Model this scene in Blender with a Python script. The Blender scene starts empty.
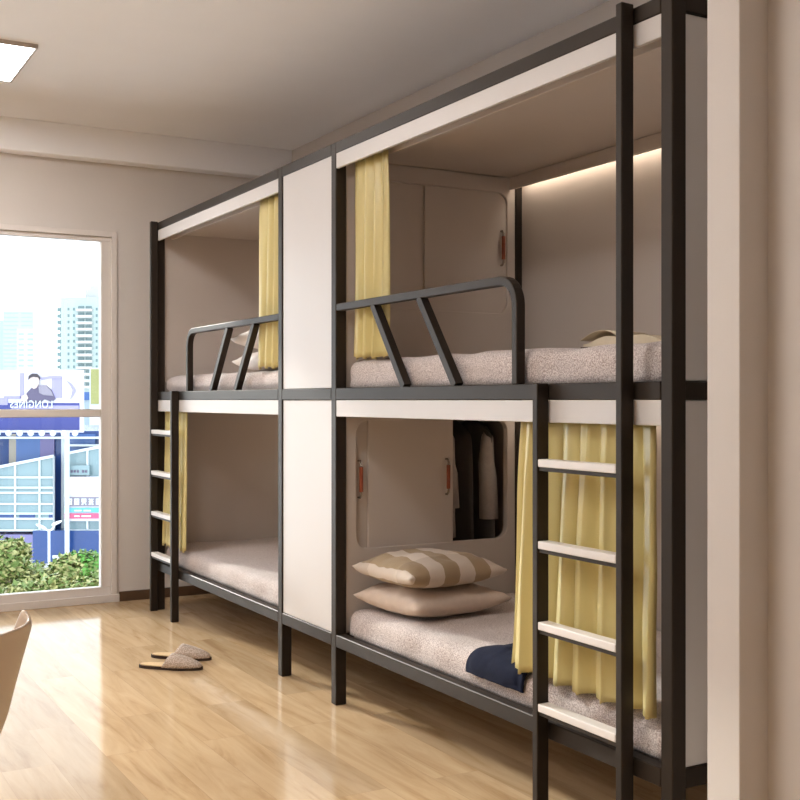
import bpy, bmesh, math, random
from mathutils import Vector, Matrix, noise
random.seed(7)
SC = bpy.context.scene
COL = SC.collection
PI = math.pi

# ------------------------------------------------------------------ materials
def mat(name, col, rough=0.5, metal=0.0, spec=0.5, noise_amt=0.0, noise_scale=5.0, bump=0.0, bump_scale=200.0,
        sheen=0.0, emit=None, emit_str=0.0, coat=0.0, trans=0.0):
    m = bpy.data.materials.new(name); m.use_nodes = True
    nt = m.node_tree; b = nt.nodes['Principled BSDF']
    b.inputs['Base Color'].default_value = (*col, 1)
    b.inputs['Roughness'].default_value = rough
    b.inputs['Metallic'].default_value = metal
    b.inputs['Specular IOR Level'].default_value = spec
    b.inputs['Sheen Weight'].default_value = sheen
    b.inputs['Coat Weight'].default_value = coat
    if emit:
        b.inputs['Emission Color'].default_value = (*emit, 1)
        b.inputs['Emission Strength'].default_value = emit_str
    tc = nt.nodes.new('ShaderNodeTexCoord')
    if noise_amt > 0:
        n = nt.nodes.new('ShaderNodeTexNoise'); n.inputs['Scale'].default_value = noise_scale
        n.inputs['Detail'].default_value = 5
        nt.links.new(tc.outputs['Object'], n.inputs['Vector'])
        r = nt.nodes.new('ShaderNodeMapRange')
        r.inputs[1].default_value = 0.25; r.inputs[2].default_value = 0.75
        r.inputs[3].default_value = 1 - noise_amt; r.inputs[4].default_value = 1 + noise_amt
        nt.links.new(n.outputs[0], r.inputs[0])
        mx = nt.nodes.new('ShaderNodeVectorMath'); mx.operation = 'SCALE'
        mx.inputs[0].default_value = col
        nt.links.new(r.outputs[0], mx.inputs['Scale'])
        nt.links.new(mx.outputs[0], b.inputs['Base Color'])
    if bump > 0:
        n2 = nt.nodes.new('ShaderNodeTexNoise'); n2.inputs['Scale'].default_value = bump_scale
        n2.inputs['Detail'].default_value = 3
        nt.links.new(tc.outputs['Object'], n2.inputs['Vector'])
        bp = nt.nodes.new('ShaderNodeBump'); bp.inputs['Strength'].default_value = bump
        bp.inputs['Distance'].default_value = 0.004
        nt.links.new(n2.outputs[0], bp.inputs['Height'])
        nt.links.new(bp.outputs[0], b.inputs['Normal'])
    return m

M = {}
M['wall'] = mat('wall_paint', (0.67, 0.625, 0.59), 0.85, noise_amt=0.02, noise_scale=1.5, bump=0.05, bump_scale=300)
M['ceiling'] = mat('ceiling_paint', (0.92, 0.925, 0.96), 0.9, noise_amt=0.01)
M['trimwhite'] = mat('window_trim_paint', (0.72, 0.67, 0.635), 0.45, noise_amt=0.01)
M['basewood'] = mat('dark_skirting_wood', (0.10, 0.055, 0.03), 0.4, noise_amt=0.2, noise_scale=12)
M['steel'] = mat('black_powder_coated_steel', (0.024, 0.0185, 0.015), 0.5, spec=0.32, noise_amt=0.05, noise_scale=30, bump=0.05, bump_scale=500)
M['steel'].node_tree.nodes['Principled BSDF'].inputs['Specular Tint'].default_value = (1.0, 0.84, 0.72, 1)
M['board'] = mat('white_laminate_board', (0.635, 0.605, 0.59), 0.42, spec=0.35, noise_amt=0.01, noise_scale=3)
M['inner'] = mat('beige_laminate_board', (0.55, 0.49, 0.445), 0.5, spec=0.3, noise_amt=0.015, noise_scale=3)
M['tread'] = mat('white_tread', (0.78, 0.74, 0.71), 0.4, noise_amt=0.01)
M['led'] = mat('warm_led', (1, 0.9, 0.75), 0.5, emit=(1.0, 0.89, 0.74), emit_str=9)
M['panel_light'] = mat('light_diffuser', (0.9, 0.9, 0.9), 0.5, emit=(1.0, 0.965, 0.95), emit_str=19)
M['lamp_frame'] = mat('lamp_frame_grey', (0.5, 0.45, 0.42), 0.4, noise_amt=0.01)
M['handle_metal'] = mat('brushed_nickel', (0.35, 0.3, 0.26), 0.25, metal=1.0, noise_amt=0.03)
M['leather'] = mat('orange_leather', (0.26, 0.055, 0.018), 0.5, noise_amt=0.12, noise_scale=60, bump=0.2, bump_scale=400)
M['navy'] = mat('navy_cloth', (0.010, 0.013, 0.032), 0.95, spec=0.15, sheen=0.0, noise_amt=0.15, noise_scale=40, bump=0.3, bump_scale=600)
M['cream_linen'] = mat('cream_linen', (0.62, 0.50, 0.41), 0.9, sheen=0.15, noise_amt=0.05, noise_scale=30, bump=0.35, bump_scale=500)
M['white_linen'] = mat('pale_linen', (0.74, 0.67, 0.62), 0.9, sheen=0.15, noise_amt=0.04, noise_scale=25, bump=0.3, bump_scale=500)
M['page'] = mat('book_paper', (0.66, 0.57, 0.42), 0.8, noise_amt=0.04, noise_scale=40)
M['brown_cover'] = mat('book_cover_brown', (0.10, 0.055, 0.03), 0.6, noise_amt=0.1, noise_scale=30)
M['sole'] = mat('dark_sole', (0.035, 0.018, 0.012), 0.7, noise_amt=0.1)
M['insole'] = mat('straw_insole', (0.60, 0.42, 0.22), 0.8, noise_amt=0.12, noise_scale=90, bump=0.4, bump_scale=400)
M['plastic'] = mat('beige_plastic_shell', (0.60, 0.50, 0.42), 0.35, noise_amt=0.01)
M['beech'] = mat('beech_leg', (0.5, 0.32, 0.17), 0.45, noise_amt=0.1, noise_scale=15)
M['blackplastic'] = mat('black_plastic', (0.02, 0.02, 0.02), 0.4, noise_amt=0.05)
M['coat_grey'] = mat('grey_wool', (0.40, 0.35, 0.32), 0.95, sheen=0.2, noise_amt=0.1, noise_scale=40, bump=0.4, bump_scale=300)
M['coat_dark'] = mat('charcoal_and_shade_wool', (0.06, 0.05, 0.045), 0.95, sheen=0.2, noise_amt=0.1, noise_scale=40, bump=0.4, bump_scale=300)
M['dark_inner'] = mat('dark_cabinet_lining', (0.42, 0.37, 0.335), 0.7, noise_amt=0.02)

def blanket():
    m = mat('heather_blanket', (0.5, 0.4, 0.36), 0.95, sheen=0.2)
    nt = m.node_tree; b = nt.nodes['Principled BSDF']
    tc = [n for n in nt.nodes if n.type == 'TEX_COORD'][0]
    n = nt.nodes.new('ShaderNodeTexNoise'); n.inputs['Scale'].default_value = 270; n.inputs['Detail'].default_value = 1
    nt.links.new(tc.outputs['Object'], n.inputs['Vector'])
    cr = nt.nodes.new('ShaderNodeValToRGB')
    cr.color_ramp.elements[0].position = 0.38; cr.color_ramp.elements[0].color = (0.34, 0.27, 0.245, 1)
    cr.color_ramp.elements[1].position = 0.62; cr.color_ramp.elements[1].color = (0.69, 0.61, 0.58, 1)
    nt.links.new(n.outputs[0], cr.inputs[0]); nt.links.new(cr.outputs[0], b.inputs['Base Color'])
    bp = nt.nodes.new('ShaderNodeBump'); bp.inputs['Strength'].default_value = 0.35; bp.inputs['Distance'].default_value = 0.003
    nt.links.new(n.outputs[0], bp.inputs['Height']); nt.links.new(bp.outputs[0], b.inputs['Normal'])
    return m
M['blanket'] = blanket()

def curtain_mat():
    m = mat('mustard_satin_curtain', (0.74, 0.64, 0.29), 0.30, spec=0.8, sheen=0.0, noise_amt=0.04, noise_scale=3, bump=0.12, bump_scale=700)
    nt = m.node_tree; b = nt.nodes['Principled BSDF']
    tr = nt.nodes.new('ShaderNodeBsdfTranslucent'); tr.inputs[0].default_value = (0.85, 0.76, 0.36, 1)
    mx = nt.nodes.new('ShaderNodeMixShader'); mx.inputs[0].default_value = 0.08
    out = [n for n in nt.nodes if n.type == 'OUTPUT_MATERIAL'][0]
    nt.links.new(b.outputs[0], mx.inputs[1]); nt.links.new(tr.outputs[0], mx.inputs[2])
    nt.links.new(mx.outputs[0], out.inputs[0])
    return m
M['curtain'] = curtain_mat()

def woven_mat():
    m = mat('woven_slipper', (0.4, 0.3, 0.25), 0.9)
    nt = m.node_tree; b = nt.nodes['Principled BSDF']
    tc = [n for n in nt.nodes if n.type == 'TEX_COORD'][0]
    v = nt.nodes.new('ShaderNodeTexVoronoi'); v.inputs['Scale'].default_value = 220
    nt.links.new(tc.outputs['Object'], v.inputs['Vector'])
    cr = nt.nodes.new('ShaderNodeValToRGB')
    cr.color_ramp.elements[0].position = 0.1; cr.color_ramp.elements[0].color = (0.82, 0.70, 0.62, 1)
    cr.color_ramp.elements[1].position = 0.6; cr.color_ramp.elements[1].color = (0.42, 0.33, 0.26, 1)
    nt.links.new(v.outputs[0], cr.inputs[0]); nt.links.new(cr.outputs[0], b.inputs['Base Color'])
    bp = nt.nodes.new('ShaderNodeBump'); bp.inputs['Strength'].default_value = 0.5; bp.inputs['Distance'].default_value = 0.003
    bp.invert = True
    nt.links.new(v.outputs[0], bp.inputs['Height']); nt.links.new(bp.outputs[0], b.inputs['Normal'])
    return m
M['woven'] = woven_mat()

def check_mat():
    m = mat('checked_cotton', (0.6, 0.5, 0.4), 0.9, sheen=0.15, bump=0.3, bump_scale=500)
    nt = m.node_tree; b = nt.nodes['Principled BSDF']
    tc = [n for n in nt.nodes if n.type == 'TEX_COORD'][0]
    sp = nt.nodes.new('ShaderNodeSeparateXYZ'); nt.links.new(tc.outputs['Object'], sp.inputs[0])
    def band(axis, period, off, duty):
        a = nt.nodes.new('ShaderNodeMath'); a.operation = 'MULTIPLY_ADD'
        a.inputs[1].default_value = 1 / period; a.inputs[2].default_value = off
        nt.links.new(sp.outputs[axis], a.inputs[0])
        f = nt.nodes.new('ShaderNodeMath'); f.operation = 'FRACT'; nt.links.new(a.outputs[0], f.inputs[0])
        g = nt.nodes.new('ShaderNodeMath'); g.operation = 'LESS_THAN'; g.inputs[1].default_value = duty
        nt.links.new(f.outputs[0], g.inputs[0]); return g
    s = band('Y', 0.15, 11.433, 0.5); t = band('X', 0.42, 10.28, 0.5)
    def mixc(fac, A, B):
        mx = nt.nodes.new('ShaderNodeMix'); mx.data_type = 'RGBA'
        nt.links.new(fac.outputs[0], mx.inputs[0])
        for k, v in ((6, A), (7, B)):
            if isinstance(v, tuple): mx.inputs[k].default_value = v
            else: nt.links.new(v, mx.inputs[k])
        return mx.outputs[2]
    c1 = mixc(t, (0.60, 0.51, 0.43, 1), (0.70, 0.61, 0.525, 1))
    c2 = mixc(t, (0.33, 0.235, 0.14, 1), (0.42, 0.31, 0.19, 1))
    nt.links.new(mixc(s, c1, c2), b.inputs['Base Color'])
    return m
M['check'] = check_mat()

def floor_mat():
    m = bpy.data.materials.new('oak_laminate_floor'); m.use_nodes = True
    nt = m.node_tree; b = nt.nodes['Principled BSDF']; L = nt.links.new
    tc = nt.nodes.new('ShaderNodeTexCoord')
    mp = nt.nodes.new('ShaderNodeMapping'); mp.inputs['Location'].default_value = (0.3, -0.17, 0)
    L(tc.outputs['Object'], mp.inputs[0])
    br = nt.nodes.new('ShaderNodeTexBrick')
    br.offset = 0.37; br.squash = 1.0
    br.inputs['Scale'].default_value = 1.0
    br.inputs['Brick Width'].default_value = 1.25; br.inputs['Row Height'].default_value = 0.18
    br.inputs['Mortar Size'].default_value = 0.0009; br.inputs['Mortar Smooth'].default_value = 0.2
    br.inputs['Color1'].default_value = (0, 0, 0, 1); br.inputs['Color2'].default_value = (1, 1, 1, 1)
    br.inputs['Mortar'].default_value = (0.5, 0.5, 0.5, 1)
    L(mp.outputs[0], br.inputs[0])
    # grain: stretched noise, offset per plank
    sc = nt.nodes.new('ShaderNodeVectorMath'); sc.operation = 'MULTIPLY'; sc.inputs[1].default_value = (1.1, 9, 1)
    L(mp.outputs[0], sc.inputs[0])
    ad = nt.nodes.new('ShaderNodeVectorMath'); ad.operation = 'ADD'
    ms = nt.nodes.new('ShaderNodeVectorMath'); ms.operation = 'SCALE'; ms.inputs['Scale'].default_value = 17
    L(br.outputs[0], ms.inputs[0]); L(sc.outputs[0], ad.inputs[0]); L(ms.outputs[0], ad.inputs[1])
    n = nt.nodes.new('ShaderNodeTexNoise'); n.inputs['Scale'].default_value = 1.4; n.inputs['Detail'].default_value = 7
    n.inputs['Roughness'].default_value = 0.62; n.inputs['Distortion'].default_value = 0.9
    L(ad.outputs[0], n.inputs['Vector'])
    cr = nt.nodes.new('ShaderNodeValToRGB')
    e = cr.color_ramp.elements
    e[0].position = 0.28; e[0].color = (0.375, 0.235, 0.118, 1)
    e[1].position = 0.70; e[1].color = (0.58, 0.425, 0.262, 1)
    k = e.new(0.47); k.color = (0.50, 0.35, 0.20, 1)
    L(n.outputs[0], cr.inputs[0])
    tone = nt.nodes.new('ShaderNodeMapRange'); tone.inputs[3].default_value = 0.86; tone.inputs[4].default_value = 1.1
    L(br.outputs[0], tone.inputs[0])
    v = nt.nodes.new('ShaderNodeVectorMath'); v.operation = 'SCALE'
    L(cr.outputs[0], v.inputs[0]); L(tone.outputs[0], v.inputs['Scale'])
    mx = nt.nodes.new('ShaderNodeMix'); mx.data_type = 'RGBA'
    L(br.outputs['Fac'], mx.inputs[0]); L(v.outputs[0], mx.inputs[6]); mx.inputs[7].default_value = (0.42, 0.28, 0.16, 1)
    L(mx.outputs[2], b.inputs['Base Color'])
    b.inputs['Roughness'].default_value = 0.11
    b.inputs['Specular IOR Level'].default_value = 0.07
    bp = nt.nodes.new('ShaderNodeBump'); bp.inputs['Strength'].default_value = 0.15; bp.inputs['Distance'].default_value = 0.001
    bp.invert = True
    L(br.outputs['Fac'], bp.inputs['Height']); L(bp.outputs[0], b.inputs['Normal'])
    return m
M['floor'] = floor_mat()

def glass_mat():
    m = bpy.data.materials.new('clear_window_glass'); m.use_nodes = True
    nt = m.node_tree; nt.nodes.clear(); L = nt.links.new
    o = nt.nodes.new('ShaderNodeOutputMaterial'); t = nt.nodes.new('ShaderNodeBsdfTransparent')
    t.inputs[0].default_value = (0.96, 0.98, 0.98, 1)
    g = nt.nodes.new('ShaderNodeBsdfGlossy'); g.inputs['Roughness'].default_value = 0.0
    f = nt.nodes.new('ShaderNodeFresnel'); f.inputs[0].default_value = 1.3
    mx = nt.nodes.new('ShaderNodeMixShader')
    L(f.outputs[0], mx.inputs[0]); L(t.outputs[0], mx.inputs[1]); L(g.outputs[0], mx.inputs[2]); L(mx.outputs[0], o.inputs[0])
    return m
M['glass'] = glass_mat()

# ------------------------------------------------------------------ mesh helpers
def finish(name, bm, m, parent=None, smooth=False, loc=None):
    """bm is in world coordinates; the object's origin goes to loc (top-level) or its parent's place"""
    if parent is not None:
        base = world_loc(parent)
        off = base
    else:
        off = Vector(loc) if loc is not None else Vector((0, 0, 0))
    bmesh.ops.translate(bm, verts=bm.verts, vec=-off)
    bmesh.ops.recalc_face_normals(bm, faces=bm.faces)
    me = bpy.data.meshes.new(name); bm.to_mesh(me); bm.free()
    mats = m if isinstance(m, (list, tuple)) else [m]
    for x in mats: me.materials.append(x)
    if smooth:
        for p in me.polygons: p.use_smooth = True
    o = bpy.data.objects.new(name, me); COL.objects.link(o)
    if parent is not None: o.parent = parent
    else: o.location = off
    return o

def world_loc(o):
    v = Vector(o.location)
    while o.parent: o = o.parent; v = v + Vector(o.location)
    return v

def tag(o, label=None, cat=None, group=None, kind=None):
    if label: o['label'] = label
    if cat: o['category'] = cat
    if group: o['group'] = group
    if kind: o['kind'] = kind
    return o

def thing(name, label, cat, loc=(0, 0, 0), group=None):
    o = bpy.data.objects.new(name, None); COL.objects.link(o); o.location = loc
    o.empty_display_size = 0.1
    return tag(o, label, cat, group)

def NB(): return bmesh.new()

def box(bm, x0, x1, y0, y1, z0, z1, bev=0.0, seg=2):
    r = bmesh.ops.create_cube(bm, size=1)
    vs = r['verts']
    for v in vs:
        v.co = Vector((x0 + (x1 - x0) * (v.co.x + .5), y0 + (y1 - y0) * (v.co.y + .5), z0 + (z1 - z0) * (v.co.z + .5)))
    if bev > 0:
        es = list({e for v in vs for e in v.link_edges})
        bmesh.ops.bevel(bm, geom=es, offset=bev, segments=seg, profile=0.5, affect='EDGES')
    return bm

def B(name, m, parent, x0, x1, y0, y1, z0, z1, bev=0.003, loc=None):
    return finish(name, box(NB(), x0, x1, y0, y1, z0, z1, bev, 1), m, parent, loc=loc)

def sweep(bm, pts, sec, closed_sec=True, up=Vector((0, 1, 0))):
    """sweep a rectangular/round section (list of (a,b)) along pts; frame: side = up, b = tangent x up"""
    rings = []
    n = len(pts)
    for i, p in enumerate(pts):
        p = Vector(p)
        if i == 0: t = Vector(pts[1]) - p
        elif i == n - 1: t = p - Vector(pts[i - 1])
        else:
            t = (Vector(pts[i + 1]) - p).normalized() + (p - Vector(pts[i - 1])).normalized()
        t.normalize()
        s = up - t * up.dot(t); s.normalize(); q = t.cross(s)
        k = 1.0
        if 0 < i < n - 1:
            a = (Vector(pts[i + 1]) - p).normalized(); k = 1 / max(0.5, a.dot(t))
        rings.append([bm.verts.new(p + s * a_ + q * (b_ * k)) for a_, b_ in sec])
    m = len(sec)
    for i in range(n - 1):
        for j in range(m):
            bm.faces.new((rings[i][j], rings[i][(j + 1) % m], rings[i + 1][(j + 1) % m], rings[i + 1][j]))
    bm.faces.new(rings[0][::-1]); bm.faces.new(rings[-1])
    return bm

def circ(r, n=10): return [(r * math.cos(2 * PI * i / n), r * math.sin(2 * PI * i / n)) for i in range(n)]
def rect(a, b): return [(-a / 2, -b / 2), (a / 2, -b / 2), (a / 2, b / 2), (-a / 2, b / 2)]

def soft_box(x0, x1, y0, y1, z0, z1, r, amp=0.006, cuts=(40, 20, 5), seed=0.0, sag=0.0, fscale=3.0):
    bm = NB()
    nx, ny, nz = cuts
    ids = {}
    def V(i, j, k):
        if (i, j, k) not in ids:
            ids[(i, j, k)] = bm.verts.new((x0 + (x1 - x0) * i / nx, y0 + (y1 - y0) * j / ny, z0 + (z1 - z0) * k / nz))
        return ids[(i, j, k)]
    for i in range(nx):
        for j in range(ny):
            for k in (0, nz): bm.faces.new((V(i, j, k), V(i + 1, j, k), V(i + 1, j + 1, k), V(i, j + 1, k)))
    for i in range(nx):
        for k in range(nz):
            for j in (0, ny): bm.faces.new((V(i, j, k), V(i + 1, j, k), V(i + 1, j, k + 1), V(i, j, k + 1)))
    for j in range(ny):
        for k in range(nz):
            for i in (0, nx): bm.faces.new((V(i, j, k), V(i, j + 1, k), V(i, j + 1, k + 1), V(i, j, k + 1)))
    for v in bm.verts:
        c = v.co; q = Vector((min(max(c.x, x0 + r), x1 - r), min(max(c.y, y0 + r), y1 - r), min(max(c.z, z0 + min(r, .02)), z1 - r)))
        d = c - q
        if d.length > 1e-6:
            rr = r if c.z > z0 + .02 else max(r * .6, 0.01)
            v.co = q + d.normalized() * min(d.length, rr)
        if c.z > z0 + 0.03:
            s = Vector((v.co.x * fscale + seed, v.co.y * fscale, v.co.z * 4))
            w = noise.noise(s) * amp + noise.noise(s * 3.1) * amp * .45
            # soft ridges falling over the front edge
            w += amp * 0.5 * math.sin(v.co.x * 21 + 3 * noise.noise(Vector((v.co.x * 2, seed, 0)))) * max(0, 1 - (v.co.y - y0) / 0.3)
            nrm = d.normalized() if d.length > 1e-6 else Vector((0, 0, 1))
            v.co += nrm * w
    return bm

def pillow_bm(cx, cy, z0, sx, sy, h, rot=0.0, seed=0.0, n=22, tilt=0.0):
    bm = NB(); top = {}; bot = {}
    for i in range(n + 1):
        for j in range(n + 1):
            u = 2 * i / n - 1; v = 2 * j / n - 1
            # pinch the sides in between the corners
            X = sx / 2 * u * (1 - 0.07 * (1 - v * v) * abs(u) ** 3)
            Y = sy / 2 * v * (1 - 0.07 * (1 - u * u) * abs(v) ** 3)
            prof = (max(0, 1 - abs(u) ** 2.6) * max(0, 1 - abs(v) ** 2.6)) ** 0.5
            e = 0.004
            w = noise.noise(Vector((u * 2.5 + seed, v * 2.5, seed))) * 0.016 * prof ** .5 + noise.noise(Vector((u * 7 + seed, v * 7, 3))) * 0.006 * (1 - .6 * prof)
            zc = z0 + h * 0.42 + (abs(u * v)) ** 2 * 0.006 + noise.noise(Vector((u * 3, v * 3, seed + 9))) * .008 * (1 - prof)
            for d, sg, hh in ((top, 1, h * .58), (bot, -1, h * .42)):
                if sg == -1 and (i in (0, n) or j in (0, n)):
                    d[(i, j)] = top[(i, j)]; continue
                z = zc + sg * (prof * hh + e) + (w if sg == 1 else w * .25)
                if sg == -1: z = max(z, z0)
                p = Vector((X, Y, z + tilt * X))
                c, s = math.cos(rot), math.sin(rot)
                d[(i, j)] = bm.verts.new((cx + p.x * c - p.y * s, cy + p.x * s + p.y * c, p.z))
    for i in range(n):
        for j in range(n):
            for d in (top, bot):
                bm.faces.new((d[(i, j)], d[(i + 1, j)], d[(i + 1, j + 1)], d[(i, j + 1)]))
    # piping around the seam
    return bm

def copy_tree(o, parent=None):
    c = o.copy(); COL.objects.link(c); c.parent = parent
    for ch in list(o.children): copy_tree(ch, c)
    return c

def S(name, m, x0, x1, y0, y1, z0, z1, bev=0.0):
    o = finish(name, box(NB(), x0, x1, y0, y1, z0, z1, bev, 1), m, None, loc=((x0 + x1) / 2, (y0 + y1) / 2, z0))
    return tag(o, kind='structure')

# ------------------------------------------------------------------ room shell
XW = -7.127          # inside face of the window wall
YB = 3.115           # wall behind the bunks
ZC = 2.97
XN, YL = 1.7, -2.9
fl = finish('floor', box(NB(), XW - .02, XN + .1, YL - .1, YB + .1, -0.1, 0), M['floor']); tag(fl, kind='structure')
S('ceiling', M['ceiling'], XW - .3, XN + .1, YL - .1, YB + .1, ZC, ZC + .12)
S('wall_back', M['wall'], XW - .3, -2.026, YB, YB + .12, 0, ZC)
S('wall_left', M['wall'], XW - .3, XN + .1, YL - .1, YL, 0, ZC)
S('wall_near', M['wall'], XN, XN + .1, YL, YB, 0, ZC)
S('wall_right', M['wall'], -1.92, XN, 2.093, 2.2, 0, ZC)
S('wall_partition', M['wall'], -2.026, -1.92, 2.0, YB + .1, 0, ZC, 0.002)
# window wall with its opening
WY0, WY1, WZ0, WZ1 = -2.45, 1.916, 0.045, 2.31
bm = NB()
box(bm, XW - .22, XW, WY1, YB, 0, ZC); box(bm, XW - .22, XW, YL, WY0, 0, ZC)
box(bm, XW - .22, XW, WY0, WY1, WZ1, ZC); box(bm, XW - .22, XW, WY0, WY1, -0.1, WZ0)
tag(finish('wall_window', bm, M['wall'], loc=(XW, 0, 0)), kind='structure')
S('trim_1', M['ceiling'], XW, XW + .115, YL, YB, 2.775, ZC, 0.004)      # beam over the window
S('baseboard_window', M['basewood'], XW, XW + .012, WY1 + .05, YB, 0, .062, .002)
S('baseboard_back', M['basewood'], XW, -2.03, YB - .012, YB, 0, .062, .002)
# casing round the window
bm = NB()
box(bm, XW, XW + .012, WY1, WY1 + .035, 0, WZ1 + .035, .002); box(bm, XW, XW + .012, WY0, WY1, WZ1, WZ1 + .035, .002)
box(bm, XW, XW + .016, WY0, WY1 + .05, 0, .048, .003)
tag(finish('trim_2', bm, M['trimwhite'], loc=(XW, 0, 0)), kind='structure')
# window_1: frame, mullions, panes
win = bpy.data.objects.new('window_1', None); COL.objects.link(win); win.location = (XW, WY0, WZ0); tag(win, kind='structure')
fx0, fx1 = XW - .06, XW - .005
ys = [WY0, -0.25, WY1]
bm = NB()
box(bm, fx0, fx1, WY0, WY1, WZ1 - .028, WZ1, .003); box(bm, fx0, fx1, WY0, WY1, WZ0, .098, .003)
box(bm, fx0, fx1, WY1 - .062, WY1, .098, WZ1 - .028, .003); box(bm, fx0, fx1, WY0, WY0 + .062, .098, WZ1 - .028, .003)
box(bm, fx0, fx1, -0.29, -0.21, .098, WZ1 - .028, .003)
finish('window_frame', bm, M['trimwhite'], win)
for (a, b) in ((WY0 + .062, -.29), (-.21, WY1 - .062)):
    B('crossbar', M['trimwhite'], win, fx0, fx1, a, b, 1.173, 1.223, .004)
    for (c, d) in ((.098, 1.173), (1.223, WZ1 - .028)):
        B('glass_pane', M['glass'], win, XW - .036, XW - .032, a, b, c, d, 0)

# ------------------------------------------------------------------ ceiling lamps
def ceiling_panel(x0, y0, label, sx=.66, sy=.66):
    t = thing('ceiling_light', label, 'ceiling light', (x0 + sx / 2, y0 + sy / 2, ZC - .02), 'square ceiling panels')
    bm = NB(); w = .012
    box(bm, x0, x0 + sx, y0, y0 + w, ZC - .02, ZC - .0005); box(bm, x0, x0 + sx, y0 + sy - w, y0 + sy, ZC - .02, ZC - .0005)
    box(bm, x0, x0 + w, y0 + w, y0 + sy - w, ZC - .02, ZC - .0005); box(bm, x0 + sx - w, x0 + sx, y0 + w, y0 + sy - w, ZC - .02, ZC - .0005)
    finish('frame', bm, M['lamp_frame'], t)
    B('diffuser', M['panel_light'], t, x0 + w, x0 + sx - w, y0 + w, y0 + sy - w, ZC - .017, ZC - .008, 0)
    return t
ceiling_panel(-6.175, .475, 'glowing white square ceiling panel nearest the window, at the upper left corner')
ceiling_panel(-3.2, .0, 'unseen square ceiling panel added for fill light in the middle of the room')  # this and the next two unseen panels are added as fill light
ceiling_panel(-6.175, -1.9, 'unseen square ceiling panel added for fill light, far left on the window side')
ceiling_panel(-3.2, -1.9, 'unseen square ceiling panel added for fill light on the far left of the room')
dl = thing('downlight', 'small round recessed ceiling spot at the top edge of the photo', 'ceiling light', (-4.745, 1.12, ZC - .012))
bm = NB(); bmesh.ops.create_cone(bm, cap_ends=True, segments=32, radius1=.06, radius2=.066, depth=.011, matrix=Matrix.Translation((-4.745, 1.12, ZC - .0065)))
finish('trim_ring', bm, M['ceiling'], dl)
bm = NB(); bmesh.ops.create_cone(bm, cap_ends=True, segments=24, radius1=.035, radius2=.035, depth=.004, matrix=Matrix.Translation((-4.745, 1.12, ZC - .0135)))
finish('lens', bm, M['lamp_frame'], dl)

# ------------------------------------------------------------------ bunk beds
YF = 2.085; YBK = 3.055
PW, PD = .045, .05
def guard_rail(t, xpost, xend, sgn):
    """from xpost (at a cabinet post) horizontally to xend, then rounded down to the middle rail"""
    g = bpy.data.objects.new('guard_rail', None)
    zt = 1.668; y = 2.103; R = .085
    pts = [(xpost, y, zt)]
    cx = xend - sgn * R
    pts.append((cx - sgn * .02, y, zt))
    for k in range(0, 9):
        a = k / 8 * PI / 2
        pts.append((cx + sgn * R * math.sin(a), y, zt - R + R * math.cos(a)))
    pts.append((xend, y, 1.33))
    o = finish('guard_rail', sweep(NB(), pts, rect(.034, .03)), M['steel'], t)
    bv = o.modifiers.new('b', 'BEVEL'); bv.width = .004; bv.segments = 2; bv.angle_limit = 1.0
    for off in (.315, .675):
        xt = xpost + sgn * off; xb = xt + sgn * .25
        b = finish('slanted_bar', sweep(NB(), [(xt, y, zt - .012), (xb, y, 1.33)], rect(.032, .03)), M['steel'], o_parent(o))
    return o
def o_parent(o): return o

def rounded_end_bar(*a): pass

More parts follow.
